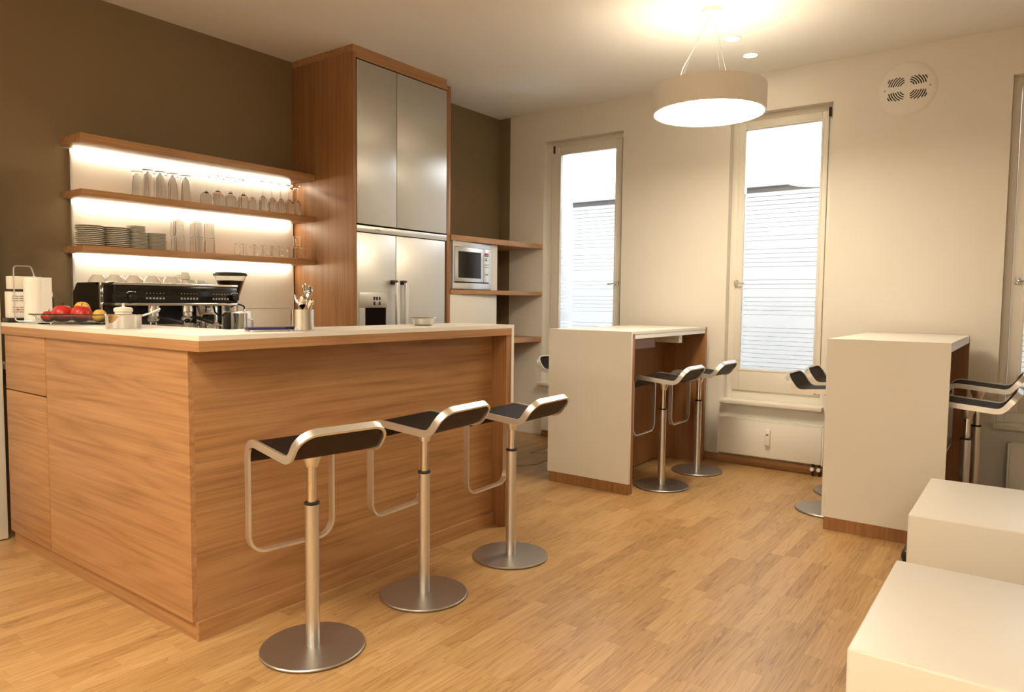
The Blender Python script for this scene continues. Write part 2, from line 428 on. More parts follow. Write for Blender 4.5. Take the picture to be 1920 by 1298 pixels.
# ------------------------------------------------------------------ three lit shelves
SHELF = [(2.137, .044, 'upper'), (1.838, .036, 'middle'), (1.532, .037, 'lower')]
shl = ['empty topmost oak shelf over the white splashback', 'middle of the three oak bar shelves, carrying upturned stem glasses', 'lowest of the three oak bar shelves, carrying plates and tumblers']
for (zt, th, nm), lb in zip(SHELF, shl):
    s = thing('wall_shelf', lb, 'shelf', (1.2, 2.0, zt-th), 'lit oak shelves over the bar')
    part('board', MB().box(.42, 1.978, 1.885, 2.136, zt-th, zt, .0015), m_oak_x, s)
    part('led_strip', MB().box(.485, 1.93, 2.108, 2.132, zt-th-.010, zt-th-.0005), m_led, s, 'warm glowing light strip')
Z1, Z2, Z3 = [a[0] for a in SHELF]

# ------------------------------------------------------------------ tall fridge cabinet
X0, X1, YC = 1.985, 2.985, 1.488
tc_ = thing('tall_cabinet', 'tall oak housing around the steel fridge, reaching the ceiling', 'cabinet', (2.48, 1.8, 0))
part('side_panel', MB().box(X0, 2.012, YC, 2.155, 0, 2.93, .001), m_oak_z, tc_)
part('side_panel', MB().box(2.945, X1, YC, 1.903, 0, 2.93, .001), m_oak_z, tc_)
part('top_panel', MB().box(2.012, 2.945, YC+.001, 1.903, 2.895, 2.93), m_oak_x, tc_)
fl_ = MB(); fl_.box(X0+.002, 2.938, YC+.002, 1.903, 2.9305, 2.9765); fl_.box(X0+.002, 2.495, 1.9031, 2.155, 2.9305, 2.9765); part('ceiling_filler', fl_, m_oak_x, tc_)
part('back_panel', MB().box(2.013, 2.495, 2.0, 2.12, .1, 2.89), m_dark, tc_)
for a, b in ((2.018, 2.3925), (2.3975, 2.939)):
    part('upper_door', MB().box(a, b, YC-.001, YC+.02, 1.777, 2.886, .002), m_fridge, tc_, 'brushed steel cupboard door')
fr = thing('fridge', 'steel two-door fridge with ice dispenser built into the oak housing', 'fridge', (2.48, 1.7, 0))
part('body', MB().box(2.02, 2.937, YC+.03, 1.89, .02, 1.768), m_dark, fr)
tg = part('top_strip', MB().box(2.014, 2.942, YC-.001, YC+.029, 1.722, 1.766, .002), m_fridge, fr)
d1 = part('door', MB().box(2.016, 2.3865, YC+.002, YC+.029, .12, 1.716, .003), m_fridge, fr)
d2 = part('door', MB().box(2.3920, 2.925, YC+.002, YC+.029, .12, 1.716, .003), m_fridge, fr)
part('plinth_grille', MB().box(2.02, 2.937, YC+.02, YC+.03, .02, .11), m_dark, fr)
for d, xc in ((d1, 2.352), (d2, 2.445)):
    h = MB(); h.box(xc-.016, xc+.016, YC-.062, YC-.040, .46, 1.375, .003)
    part('handle', h, m_steel, d)
    for zz in (1.362, .445): part('handle_mount', MB().box(xc-.017, xc+.017, YC-.0395, YC+.003, zz, zz+.03, .002), m_black, d)
dp = MB(); dp.box(2.028, 2.288, YC-.010, YC+.0015, 1.192, 1.300, .002); dp.box(2.028, 2.080, YC-.010, YC+.0015, .86, 1.192); dp.box(2.28, 2.288, YC-.010, YC+.0015, .86, 1.192); dp.box(2.028, 2.288, YC-.010, YC+.0015, .82, .86)
part('dispenser_panel', dp, m_fridge, d1)
part('dispenser_recess', MB().box(2.081, 2.279, YC-.004, YC+.0015, .861, 1.191), m_slot, d1)
bt = MB()
for i, x in enumerate((2.165, 2.190, 2.215)):
    bt.box(x-.008, x+.008, YC-.0125, YC-.0101, 1.246, 1.270, .001)
    if i != 1: bt.box(x-.008, x+.008, YC-.0125, YC-.0101, 1.212, 1.236, .001)
part('dispenser_buttons', bt, m_black, d1)
def text_mesh(name, body, size, parent, loc, rot, m):
    cu = bpy.data.curves.new(name, 'FONT'); cu.body = body; cu.size = size; cu.extrude = .0004; cu.align_x = 'CENTER'; cu.align_y = 'CENTER'
    o = bpy.data.objects.new(name, cu); C.objects.link(o)
    dg = bpy.context.evaluated_depsgraph_get(); me = bpy.data.meshes.new_from_object(o.evaluated_get(dg))
    bpy.data.objects.remove(o); me.materials.clear(); me.materials.append(m)
    r = bpy.data.objects.new(name, me); C.objects.link(r); r.parent = parent
    r.location = Vector(loc)-Vector(ORG(parent)); r.rotation_euler = rot; return r
text_mesh('lettering', 'SIEMENS', .015, tg, (2.21, YC-.0015, 1.744), (PI/2,0,0), m_lever)

# ------------------------------------------------------------------ shelving and microwave right of the fridge
YA = 1.905
for k, (zt, th, lb) in enumerate(((1.776, .044, 'topmost oak board right of the fridge, over the microwave'), (1.338, .036, 'middle oak board right of the fridge, under the microwave'), (.920, .044, 'lowest oak board by the window wall, mostly behind the bar'))):
    solid('shelf_board', MB().poly([(X1+.001,1.478,zt-th),(XW-.001,1.392,zt-th),(XW-.001,YA-.001,zt-th),(X1+.001,YA-.001,zt-th)], (0,0,th)), m_oak_x, lb, 'shelf', (3.5,1.65,zt-th), 'oak boards beside the fridge')
XM = 3.598
mc = solid('wall_cabinet', MB().box(X1+.002, XM, 1.487, YA-.002, .925, 1.300, .002), m_lac, 'white handleless cabinet box under the microwave board', 'cabinet', (3.3,1.65,.925))
hz = MB()
hz.box(3.500, XM, 1.484, YA-.002, 1.339, 1.731, .001); hz.box(X1+.002, 3.000, 1.50, YA-.002, 1.339, 1.731); hz.box(3.0, 3.5, 1.86, YA-.002, 1.339, 1.731)
solid('microwave_housing', hz, m_lac, 'white cabinet box enclosing the built-in microwave', 'cabinet', (3.3,1.65,1.339))
mw = thing('microwave', 'built-in steel microwave between two oak boards', 'microwave', (3.23, 1.6, 1.341))
fx0, fx1, fz0, fz1, yf = 3.001, 3.499, 1.342, 1.730, 1.474
part('oven_body', MB().box(fx0+.03, fx1-.03, 1.505, 1.84, fz0+.03, fz1-.03), m_dark, mw)
f = MB(); ix0, ix1, iz0, iz1 = fx0+.022, fx1-.032, fz0+.052, fz1-.045
f.box(fx0, fx1, yf, yf+.03, iz1, fz1, .002); f.box(fx0, fx1, yf, yf+.03, fz0, iz0, .002); f.box(fx0, ix0, yf, yf+.03, iz0, iz1); f.box(ix1, fx1, yf, yf+.03, iz0, iz1)
part('trim_frame', f, m_steel, mw)
md = part('door', MB().box(ix0+.003, ix1-.075, yf-.004, yf+.02, iz0+.010, iz1-.002, .002), m_steel, mw)
part('door_window', MB().box(ix0+.042, ix1-.112, yf-.0055, yf-.0041, iz0+.04, iz1-.035), m_gloss, md)
cp = part('control_panel', MB().box(ix1-.072, ix1-.003, yf-.004, yf+.02, iz0+.010, iz1-.002, .002), m_alu, mw)
part('display', MB().box(ix1-.064, ix1-.012, yf-.0055, yf-.0041, iz1-.062, iz1-.035), m_gloss, cp)
text_mesh('display_digits', '12:04', .018, cp, (ix1-.038, yf-.0062, iz1-.049), (PI/2,0,0), m_red_led)
part('knob', MB().cyl(.013, 0, .014, mat=Matrix.Rotation(PI/2,4,'X'), cx=ix1-.040, cy=yf-.0041, cz=iz1-.088, bev=.002), m_steel, cp)
for r in range(2):
    b = MB()
    for c in range(4): b.box(ix1-.064+c*.015, ix1-.054+c*.015, yf-.0052, yf-.0041, iz1-.135-r*.022, iz1-.128-r*.022)
    part('button_row', b, m_lever, cp)
for c in range(2): part('button', MB().box(ix1-.064+c*.03, ix1-.044+c*.03, yf-.0052, yf-.0041, iz1-.222, iz1-.210), m_lever, cp)

# ------------------------------------------------------------------ high tables
def table(nm, label, x0, x1, y0, y1, h, box):
    t = thing('high_table', label, 'table', ((x0+x1)/2, (y0+y1)/2, 0), 'white bar-height tables')
    tp = MB(); k = .018
    tp.poly([(x0,y0,.072),(x0+k,y0,.072),(x0+k,y0,h-k),(x1-.035,y0,h-k),(x1-.035,y0,h),(x0,y0,h)], (0,y1-y0,0)); part('folded_top', tp, m_white, t)
    part('front_plinth', MB().box(x0+.004, x0+.06, y0+.004, y1-.012, 0, .0715), m_oak_z, t)
    part('front_lining', MB().box(x0+k+.0005, x0+.055, y0+.003, y1-.003, .072, h-k-.03), m_oak_z, t)
    part('rear_panel', MB().box(x1-.034, x1, y0, y1, 0, h), m_oak_z, t)
    part('top_lining', MB().box(x0+.056, x1-.036, y0+.002, y1-.002, h-k-.030, h-k-.0005), m_lac, t)
    part('centre_panel', MB().box(x0+.056, x1-.036, y0+.33, y0+.355, .012, h-k-.031), m_oak_z, t)
    part('crossbar', MB().box(x0+.056, x0+.56, y0+.10, y0+.125, h-.13, h-k-.031), m_oak_x, t)
    if box:
        part('socket_box', MB().box(x1-.50, x1-.45, y0+.015, y0+.28, h-.105, h-k-.031, .002), m_lac, t, 'small white box under the top')
        part('cable_duct', MB().box(x0+.056, x0+.08, y0+.02, y0+.05, .30, h-.131, .002), m_alu, t)
    return t
table('t', 'white bar-height table standing beside the left window, nearer the bar', 2.771, 4.06, -.242, .387, 1.062, True)
table('t', 'white bar-height table at the right, behind the low white cubes', 2.84, 4.06, -1.978, -1.397, 1.062, False)

# ------------------------------------------------------------------ low cubes and the bag between
def cube(label, x0, x1, y0, y1, h):
    k = .03
    m = MB().box(x0, x1, y0, y1, 0, h, .007, seg=3)
    solid('low_table', m, m_white, label, 'low table', ((x0+x1)/2, (y0+y1)/2, 0), 'low white cube tables')
cube('low white cube table closest to the camera at lower right', .444, 1.165, -2.72, -1.995, .45)
cube('low white cube table farther back, in front of the right high table', 1.740, 2.462, -2.68, -1.953, .45)
bg = thing('bag', 'small grey bag with black base on the floor behind the farther cube', 'bag', (2.62, -2.0, 0))
part('base', MB().box(2.49, 2.74, -2.2, -1.838, .002, .075, .03, seg=4), m_black, bg)
part('body', MB().box(2.495, 2.735, -2.19, -1.86, .055, .22, .05, seg=4), m_grey, bg)

# ------------------------------------------------------------------ bar stools
def seat_profile():
    """(y, z) side line of the seat rail, from the foot bar up over the front bend to the rear lip"""
    pts = [(0,.148,.342),(0,.148,.755),(0,-.158,.728),(0,-.232,.830)]
    p = fillet(pts, [0,.060,.058,0], 10)
    return [(v.y, v.z) for v in p]
def resample(p, n):
    P = [Vector((a, b)) for a, b in p]; d = [0]
    for a, b in zip(P, P[1:]): d.append(d[-1]+(b-a).length)
    out = []; L = d[-1]
    for i in range(n+1):
        s = L*i/n; j = 0
        while j < len(P)-2 and d[j+1] < s: j += 1
        t = (s-d[j])/max(1e-9, d[j+1]-d[j]); out.append(P[j].lerp(P[j+1], t))
    return out, L
PRO, PL = resample(seat_profile(), 120)
def at(s):
    t = max(0, min(1, s/PL))*120; j = min(119, int(t)); f_ = t-j
    p = PRO[j].lerp(PRO[j+1], f_)
    a = PRO[max(0, j-1)]; b_ = PRO[min(120, j+2)]
    tg_ = (b_-a).normalized()
    return p, tg_
def stool_meshes():
    hw, rc = .171, .068
    ring = []                                    # (x, s, nx, ns)
    corners = [(-hw+rc, rc, PI), (hw-rc, rc, 1.5*PI), (hw-rc, PL-rc, 0), (-hw+rc, PL-rc, .5*PI)]
    def arc(cx, cs, a0):
        return [(cx+rc*math.cos(a0+PI/2*k/8), cs+rc*math.sin(a0+PI/2*k/8), math.cos(a0+PI/2*k/8), math.sin(a0+PI/2*k/8)) for k in range(9)]
    ring += arc(*corners[0]); ring += arc(*corners[1])
    for k in range(1, 60):
        s = rc+(PL-2*rc)*k/60; ring.append((hw, s, 1, 0))
    ring += arc(*corners[2]); ring += arc(*corners[3])
    for k in range(1, 60):
        s = PL-rc-(PL-2*rc)*k/60; ring.append((-hw, s, -1, 0))
    mb = MB(); secs = []
    for x, s, nx, ns in ring:
        p, t = at(s); P = Vector((x, p.x, p.y)); T = Vector((0, t.x, t.y)); N = Vector((1,0,0)).cross(T)
        if N.z < 0 and abs(N.z) > .3: N = -N
        N = Vector((0, t.y, -t.x))                # surface normal, constant handedness
        o = Vector((nx, 0, 0)) + T*ns
        w, th = .0138, .010
        secs.append([mb.bm.verts.new(P+N*w), mb.bm.verts.new(P-N*w), mb.bm.verts.new(P-N*w-o*th), mb.bm.verts.new(P+N*w-o*th)])
    n = len(secs)
    for i in range(n):
        a, b_ = secs[i], secs[(i+1) % n]
        for k in range(4):
            f_ = mb.bm.faces.new([a[k], a[(k+1) % 4], b_[(k+1) % 4], b_[k]]); f_.smooth = True
    frame = mb
    # seat shell between the rails
    s0 = .335; sm = MB(); top = []; bot = []
    def off(s, x, d):
        p, t = at(s); N = Vector((0, -t.y, t.x))
        return Vector((x, p.x, p.y)) + N*d
    rows = 44; xs = 12
    s1 = PL-.0105
    for i in range(rows+1):
        s = s0+(s1-s0)*i/rows
        lim = hw-.0105
        dd = PL-rc-s
        if dd < 0: lim = hw-rc + math.sqrt(max(0, (rc-.0105)**2-min(dd*dd, (rc-.0105)**2)))
        rt, rb = [], []
        for j in range(xs+1):
            x = lim*(2*j/xs-1)
            e = 1-abs(2*j/xs-1)**8
            rt.append(sm.bm.verts.new(off(s, x, .003*e+.003))); rb.append(sm.bm.verts.new(off(s, x, -.008)))
        top.append(rt); bot.append(rb)
    for i in range(rows):
        for j in range(xs):
            for g, mi in ((top, 0), (bot, 1)):
                f_ = sm.bm.faces.new([g[i][j], g[i][j+1], g[i+1][j+1], g[i+1][j]]); f_.smooth = True; f_.material_index = mi
    for i in range(rows):
        for j in (0, xs):
            f_ = sm.bm.faces.new([top[i][j], top[i+1][j], bot[i+1][j], bot[i][j]]); f_.material_index = 1
    for i in (0, rows):
        for j in range(xs):
            f_ = sm.bm.faces.new([top[i][j], top[i][j+1], bot[i][j+1], bot[i][j]]); f_.material_index = 1
    return frame, sm
def make_stool():
    r = thing('bar_stool', 'x', 'bar stool', (0,0,0))
    frame, sm = stool_meshes()
    part('base_plate', MB().lathe([(0,.002),(.180,.002),(.184,.005),(.184,.009),(.181,.012),(.03,.012),(0,.012)], n=64), m_base, r)
    lt = part('lower_tube', MB().cyl(.0245, .012, .525, n=32), m_pole, r)
    part('rubber_ring', MB().cyl(.0270, .5255, .534, n=32, bev=.002), m_rub, r)
    up = part('gas_rod', MB().cyl(.0165, .40, .672, n=28), m_chrome, r)
    col = part('collar', MB().lathe([(0,.660),(.021,.660),(.024,.668),(.037,.704),(.037,.728),(0,.728)], n=32), m_alu, r)
    pl_ = MB().box(-.075, .075, -.09, .08, .7285, .7345, .002); part('mounting_plate', pl_, m_black, r)
    part('seat_frame', frame, m_alu, r)
    part('seat', sm, [m_leather, m_under], r, ang=60)
    part('lever', MB().tube([(.02,-.02,.722),(.15,-.05,.722),(.185,-.055,.726)], .0035, n=8), m_chrome, r)
    return r
A = math.radians
proto = make_stool()
GS = 'aluminium bar stools with dark leather seats'
stools = [
 (.252,-.279,A(-9),0,'closest of the three dark-seated bar stools in front of the oak bar','a'),
 (.834,-.272,A(4),0,'middle of the three dark-seated bar stools in front of the oak bar','a'),
 (1.427,-.290,A(2.5),-.03,'farthest of the three dark-seated bar stools along the oak bar','a'),
 (3.137,-.302,0,.0,'bar stool at the left high table, on its right side, nearer the camera','b'),
 (3.709,-.325,0,.0,'bar stool at the left high table, on its right side, by the window wall','b'),
 (3.263,.490,PI,.0,'bar stool on the far left side of the left high table, mostly hidden','b'),
 (3.230,-1.345,PI,.0,'bar stool on the left side of the right high table, nearer the camera','c'),
 (3.720,-1.335,PI,.0,'bar stool on the left side of the right high table, nearer the window','c'),
 (3.215,-2.035,0,-.02,'lower of two bar stools on the right side of the right high table','c'),
 (3.750,-2.050,0,.03,'higher of two bar stools on the right side of the right high table','c'),
]
for i, (x, y, rz, dz, lb, g) in enumerate(stools):
    s = proto if i == 0 else dup(proto, (x, y, 0), lb, GS, rz)
    s.location = (x, y, 0); s['label'] = lb; s['group'] = GS; s.rotation_euler = (0,0,rz)
    if dz:
        for c in s.children:
            if c.name.split('.')[0] in ('seat','seat_frame','collar','mounting_plate','lever','gas_rod'): c.location.z += dz

# ------------------------------------------------------------------ pendant lamps and downlights
def pendant(x, y, z0, label):
    p = thing('pendant_lamp', label, 'lamp', (x, y, z0), 'white drum pendant lamps'); R, h = .328, .15
    dm = MB().lathe([(R-.012,z0),(R,z0),(R,z0+h),(R-.006,z0+h),(R-.006,z0+.02),(R-.012,z0+.012),(R-.012,z0)], x, y, 0, 64)
    part('drum_shade', dm, m_lac, p)
    part('diffuser', MB().cyl(R-.0125, z0+.002, z0+.008, x, y, 64), m_lamp, p, 'glowing round lamp face')
    part('inner_tray', MB().cyl(R-.0065, z0+.06, z0+.07, x, y, 48), m_lac, p)
    part('uplight', MB().cyl(R-.08, z0+.0705, z0+.076, x, y, 48), m_up, p)
    cn = MB().lathe([(0,ZC-.028),(.052,ZC-.028),(.058,ZC-.022),(.058,ZC-.0005),(0,ZC-.0005)], x+.01, y, 0, 40); part('ceiling_canopy', cn, m_lac, p)
    for a in (100, 220, 340):
        ca, sa_ = math.cos(math.radians(a)), math.sin(math.radians(a)); rr = R-.1
        w = MB().tube([(x+rr*ca, y+rr*sa_, z0+.07), (x+.02*ca, y+.02*sa_, ZC-.028)], .0012, n=6)
        part('suspension_wire', w, m_wire, p)
    w = MB().tube([(x-.15, y+.16, z0+.07), (x-.11, y+.12, z0+.26), (x-.06, y+.05, z0+.42), (x, y, ZC-.028)], .003, n=8); part('power_cord', w, m_lac, p)
pendant(2.822, -.690, 2.372, 'white drum pendant lamp glowing over the high tables')
pendant(-1.05, -.95, 2.372, 'added out-of-view drum pendant lamp over the open floor before the bar')  # this and the next three pendants are unseen, added to brighten the room
pendant(-1.5, .75, 2.372, 'added out-of-view drum pendant lamp left of the bar end')
pendant(-1.9, -3.4, 2.372, 'added out-of-view drum pendant lamp at the back of the room')
pendant(-2.7, -1.2, 2.372, 'added out-of-view drum pendant lamp near the left wall of the room')
for k, (x, y, lb) in enumerate(((3.347,-.631,'recessed ceiling spot directly behind the pendant canopy'), (3.725,-.627,'recessed ceiling spot closer to the window wall'))):
    d = thing('downlight', lb, 'ceiling light', (x, y, ZC), 'recessed ceiling spots')
    part('trim_ring', MB().lathe([(.058,ZC-.0005),(.058,ZC-.005),(.046,ZC-.006),(.044,ZC-.0005)], x, y, 0, 40), m_lac, d)
    part('lamp_face', MB().cyl(.043, ZC-.0045, ZC-.0006, x, y, 32), m_spot, d)

# ------------------------------------------------------------------ wall vent
vt = thing('air_vent', 'round white air vent with curved slots high on the window wall', 'vent', (XW, -1.545, 2.70))
Mv = Matrix.Rotation(-PI/2, 4, 'Y')
part('cover', MB().lathe([(0,.016),(.10,.016),(.155,.013),(.170,.006),(.178,.0005)], XW, -1.545, 2.70, 64, mat=Mv), m_lac, vt)
for q in range(4):
    sl = MB()
    for k in range(8):
        r = .045+.0135*k; a0, a1 = 12, 78
        pts = []
        for i in range(13):
            a = math.radians(a0+(a1-a0)*i/12); u, v = r*math.cos(a), r*math.sin(a)
            if u < .016 or v < .016 or u > .118 or v > .078: continue
            su, sv = (1 if q in (0,3) else -1), (1 if q < 2 else -1)
            pts.append((XW-.0162, -1.545+su*u, 2.70+sv*v))
        if len(pts) > 2: sl.tube(pts, .0030, n=6)
    part('slots', sl, m_slot, vt)
part('screw', MB().sphere((XW-.0155, -1.545+.135, 2.70), .005), m_lever, vt); part('screw', MB().sphere((XW-.0155, -1.545-.135, 2.70), .005), m_lever, vt)

# ------------------------------------------------------------------ radiators
def radiator(label, y0, y1, z0, z1, meter, valves):
    r = thing('radiator', label, 'radiator', (XW-.07, (y0+y1)/2, z0), 'white flat radiators under the windows')
    xf = XW-.105
    part('front_plate', MB().box(xf, xf+.012, y0+.012, y1-.012, z0+.008, z1-.012, .003), m_rad, r)
    bd = MB(); bd.box(xf+.004, XW-.02, y0, y0+.0115, z0, z1-.004, .002); bd.box(xf+.004, XW-.02, y1-.0115, y1, z0, z1-.004, .002)
    bd.box(xf+.02, XW-.03, y0+.02, y1-.02, z0+.01, z1-.03)
    part('casing', bd, m_rad, r)
    g = MB(); g.box(xf+.002, xf+.02, y0+.012, y1-.012, z1-.011, z1); g.box(XW-.035, XW-.02, y0+.012, y1-.012, z1-.011, z1)
    n = int((y1-y0)/.09)
    for k in range(n+1):
        yy = y0+.012+(y1-y0-.03)*k/n; g.box(xf+.02, XW-.035, yy, yy+.006, z1-.010, z1-.001)
    part('top_grille', g, m_rad, r)
    part('wall_bracket', MB().box(XW-.021, XW, y0+.1, y1-.1, z0+.05, z1-.05), m_rad, r)
    if meter:
        ym = (y0+y1)/2+.0; h = MB().box(xf-.022, xf-.0005, ym-.02, ym+.02, z0+.105, z0+.225, .004)
        mt = part('heat_meter', h, m_lac, r); part('display', MB().box(xf-.0235, xf-.0221, ym-.010, ym+.010, z0+.182, z0+.190), m_gloss, mt)
    if valves:
        for yy in (y0+.03, y0+.075):
            v = MB().tube([(xf+.04, yy, .0), (xf+.04, yy, z0+.004)], .008); part('supply_pipe', v, m_dark, r)
            part('valve', MB().cyl(.014, -.02, .02, mat=Matrix.Rotation(PI/2,4,'Y'), cx=xf+.03, cy=yy, cz=.052), m_lac, r)
radiator('white flat radiator with heat meter under the middle window', -1.125, -.345, .085, .372, True, True)
radiator('white flat radiator under the left window, mostly behind the table', .60, 1.318, .06, .372, False, False)
radiator('white flat radiator at the right edge under the third window', -2.92, -2.205, .09, .395, False, False)

# ------------------------------------------------------------------ floor cable behind the first table
cb = MB().tube([(2.75,1.05,.003),(2.95,.92,.003),(3.02,.78,.003),(3.12,.715,.003),(3.3,.74,.003),(3.55,.88,.003),(3.42,.99,.003),(3.7,1.0,.003),(4.0,1.1,.003)], .0028, n=6)
solid('power_cable', cb, m_lever, 'thin dark cable lying on the parquet between bar and left table', 'cable', (3.3,.85,0))

# ------------------------------------------------------------------ things on the bar
def cup_prof(ro, ri_, h, t, foot): pass
# cutlery cup and spoons
cx, cy = .496, .087
cc = solid('cutlery_cup', MB().lathe([(0,0),(.047,0),(.049,.004),(.046,.006),(.046,.088),(.0445,.088),(.0445,.004),(0,.004)], cx, cy, HB, 40), m_chrome, 'shiny steel cup holding spoons on the bar', 'cup', (cx,cy,HB))
def spoon(label, a, lean, head_up, L=.165, twist=0):
    """stands in the cup; a = direction of lean"""
    m = MB(); ca, sa_ = math.cos(a), math.sin(a)
    pts, rs = [], []
    # outline in the spoon's own plane: t along, w half width
    prof = [(0,.0035),(.02,.0040),(.05,.003),(.09,.0022),(L-.050,.0026),(L-.045,.006),(L-.034,.0135),(L-.020,.0165),(L-.008,.0130),(L-.001,.005)]
    d = Vector((math.sin(lean)*ca, math.sin(lean)*sa_, math.cos(lean)))
    side = Vector((-math.sin(a+twist), math.cos(a+twist), 0)); side = (side-d*side.dot(d)).normalized(); nrm = d.cross(side)
    base = Vector((cx - ca*.012, cy - sa_*.012, HB+.006))
    front, back = [], []
    for t, w in prof:
        bowl = .006*max(0, 1-((t-(L-.022))/.026)**2)
        row = []
        for k in (-1,-.5,0,.5,1):
            p = base+d*t+side*w*k-nrm*bowl*(1-k*k)
            row.append((m.bm.verts.new(p+nrm*.0008), m.bm.verts.new(p-nrm*.0008)))
        front.append(row)
    for r0, r1 in zip(front, front[1:]):
        for k in range(4):
            for g in (0,1):
                f_ = m.bm.faces.new([r0[k][g], r0[k+1][g], r1[k+1][g], r1[k][g]]); f_.smooth = True
        for k in (0,4):
            m.bm.faces.new([r0[k][0], r1[k][0], r1[k][1], r0[k][1]])
    for r0 in (front[0], front[-1]):
        for k in range(4): m.bm.faces.new([r0[k][0], r0[k+1][0], r0[k+1][1], r0[k][1]])
    solid('spoon', m, m_chrome, label, 'spoon', tuple(base), 'spoons in the steel cup')
A = math.radians
spoon('tallest teaspoon in the steel cup, its round bowl facing out', A(150), .02, 1, .190, A(20))
spoon('teaspoon at the right of the steel cup, seen edge-on and tall', A(-50), .24, 1, .185, A(70))
spoon('spoon leaning out at the left rim of the steel cup', A(128), .30, 1, .150, A(0))
spoon('short spoon in front in the steel cup, bowl just over the rim', A(230), .16, 1, .135, A(-5))
spoon('short spoon at the back right of the steel cup', A(20), .18, 1, .140, A(60))
spoon('spoon leaning farthest right over the steel cup rim', A(-80), .50, 1, .140, A(85))
# napkin holder
nt_ = thing('napkin_holder', 'low wire napkin holder beside the cutlery cup', 'napkin holder', (.42,.20,HB))
fw = MB()
fw.tube(fillet([(.330,.235,HB+.003),(.330,.235,HB+.090),(.520,.180,HB+.092),(.520,.180,HB+.003)], .012), .0022, n=8)
part('wire_frame', fw, m_wire, nt_)
bt_ = MB(); bt_.tube(fillet([(.33,.235,HB+.003),(.300,.150,HB+.003),(.425,.112,HB+.003),(.520,.18,HB+.003)], .012), .0025, n=8); part('wire_base', bt_, m_wire, nt_)
nk = MB().poly([(.296,.160,HB+.006),(.326,.229,HB+.006),(.522,.172,HB+.006),(.434,.116,HB+.006)], (0,0,.010)); solid('napkin', nk, m_blue, 'dark blue napkins lying flat in the wire holder', 'napkin', (.42,.15,HB+.006))
# small bowl
bx, by = 1.36, .235
solid('bowl', MB().lathe([(0,0),(.042,0),(.052,.006),(.060,.036),(.066,.040),(.064,.042),(.057,.038),(.048,.008),(0,.006)], bx, by, HB, 40), m_steel, 'shallow steel bowl on the bar in front of the fridge', 'bowl', (bx,by,HB))
# pot with stick handle
px_, py_ = .104, .76
po = thing('saucepan', 'small polished steel saucepan with short handle on the bar', 'pot', (px_,py_,HB))
part('pan', MB().lathe([(0,0),(.064,0),(.066,.003),(.068,.052),(.072,.058),(.070,.058),(.066,.053),(.064,.005),(0,.005)], px_, py_, HB, 48), m_chrome, po)
part('handle', MB().tube([(px_+.064,py_-.024,HB+.052),(px_+.085,py_-.034,HB+.060),(px_+.130,py_-.05,HB+.082)], .0045, n=8), m_steel, po)
# sugar pot
sx_, sy_ = .185, .935
su = thing('sugar_pot', 'cream lidded sugar pot behind the saucepan', 'pot', (sx_,sy_,HB))
part('pot', MB().lathe([(0,0),(.028,0),(.034,.01),(.034,.064),(0,.064)], sx_, sy_, HB, 32), m_china, su)
part('lid', MB().lathe([(0,.0642),(.036,.0642),(.039,.069),(.038,.080),(.030,.085),(.006,.088),(.0045,.094),(.007,.100),(0,.104)], sx_, sy_, HB, 32), m_china, su)
# glass dish of fruit
gx, gy = .155, 1.365
dsh = MB()
def rr_ring(hx, hy, z, r=.04, n=6):
    out = []
    for (sx, sy, a0) in ((1,1,0),(-1,1,90),(-1,-1,180),(1,-1,270)):
        for k in range(n+1):
            a = A(a0+90*k/n); out.append((gx+sx*(hx-r)+r*math.cos(a), gy+sy*(hy-r)+r*math.sin(a), z))
    return out
def ring_rot(pts, ang):
    ca, sa_ = math.cos(ang), math.sin(ang); return [(gx+(x-gx)*ca-(y-gy)*sa_, gy+(x-gx)*sa_+(y-gy)*ca, z) for x, y, z in pts]
GA = A(-57.7)
rings_ = [rr_ring(.150,.066,HB+.0015), rr_ring(.168,.078,HB+.042), rr_ring(.180,.086,HB+.045), rr_ring(.180,.086,HB+.049), rr_ring(.164,.074,HB+.046), rr_ring(.146,.062,HB+.007)]
rings_ = [ring_rot(r, GA) for r in rings_]
vr = [[dsh.bm.verts.new(p) for p in r] for r in rings_]
for a_, b_ in zip(vr, vr[1:]):
    n = len(a_)
    for i in range(n):
        f_ = dsh.bm.faces.new([a_[i], a_[(i+1) % n], b_[(i+1) % n], b_[i]]); f_.smooth = True
dsh.bm.faces.new(vr[0]); dsh.bm.faces.new(vr[-1])
solid('fruit_dish', dsh, m_dish, 'rectangular clear glass dish of fruit on the left end of the bar', 'dish', (gx,gy,HB))
def apple(name, label, cat, x, y, z, r, m, sz=.92, grp='fruit in the glass dish'):
    t = thing(name, label, cat, (x,y,z), grp)
    prof = []
    for i in range(15):
        a = PI*i/14; rad = r*math.sin(a)*(1+.06*math.cos(a)); zz = -r*sz*math.cos(a)
        if i > 11: zz -= r*.10*(i-11)/3*1.2
        if i < 2: zz += r*.06*(2-i)
        prof.append((max(rad,0), zz))
    prof[0] = (0, prof[0][1]); prof[-1] = (0, prof[-1][1])
    part('flesh', MB().lathe(prof, x, y, z+r*sz, 28), m, t)
    part('stem', MB().tube([(x,y,z+r*sz*1.70),(x+.003,y,z+r*sz*2.06),(x+.007,y+.002,z+r*sz*2.2)], .0016, n=6), m_under, t)
zf = HB+.008
def dpos(t, v): return gx+.534*t+.845*v, gy-.845*t+.534*v
apple('apple','large red apple at the middle of the glass dish','apple', *dpos(-.040,-.020),zf,.046,m_red)
apple('apple','red apple right of the middle of the glass dish, before the pear','apple', *dpos(.054,-.020),zf,.046,m_red)
apple('apple','small red apple at the left end of the glass dish','apple', *dpos(-.116,-.012),zf,.030,m_red)
apple('apple','red apple at the back left of the glass dish','apple', *dpos(-.088,.034),zf+.014,.032,m_red)
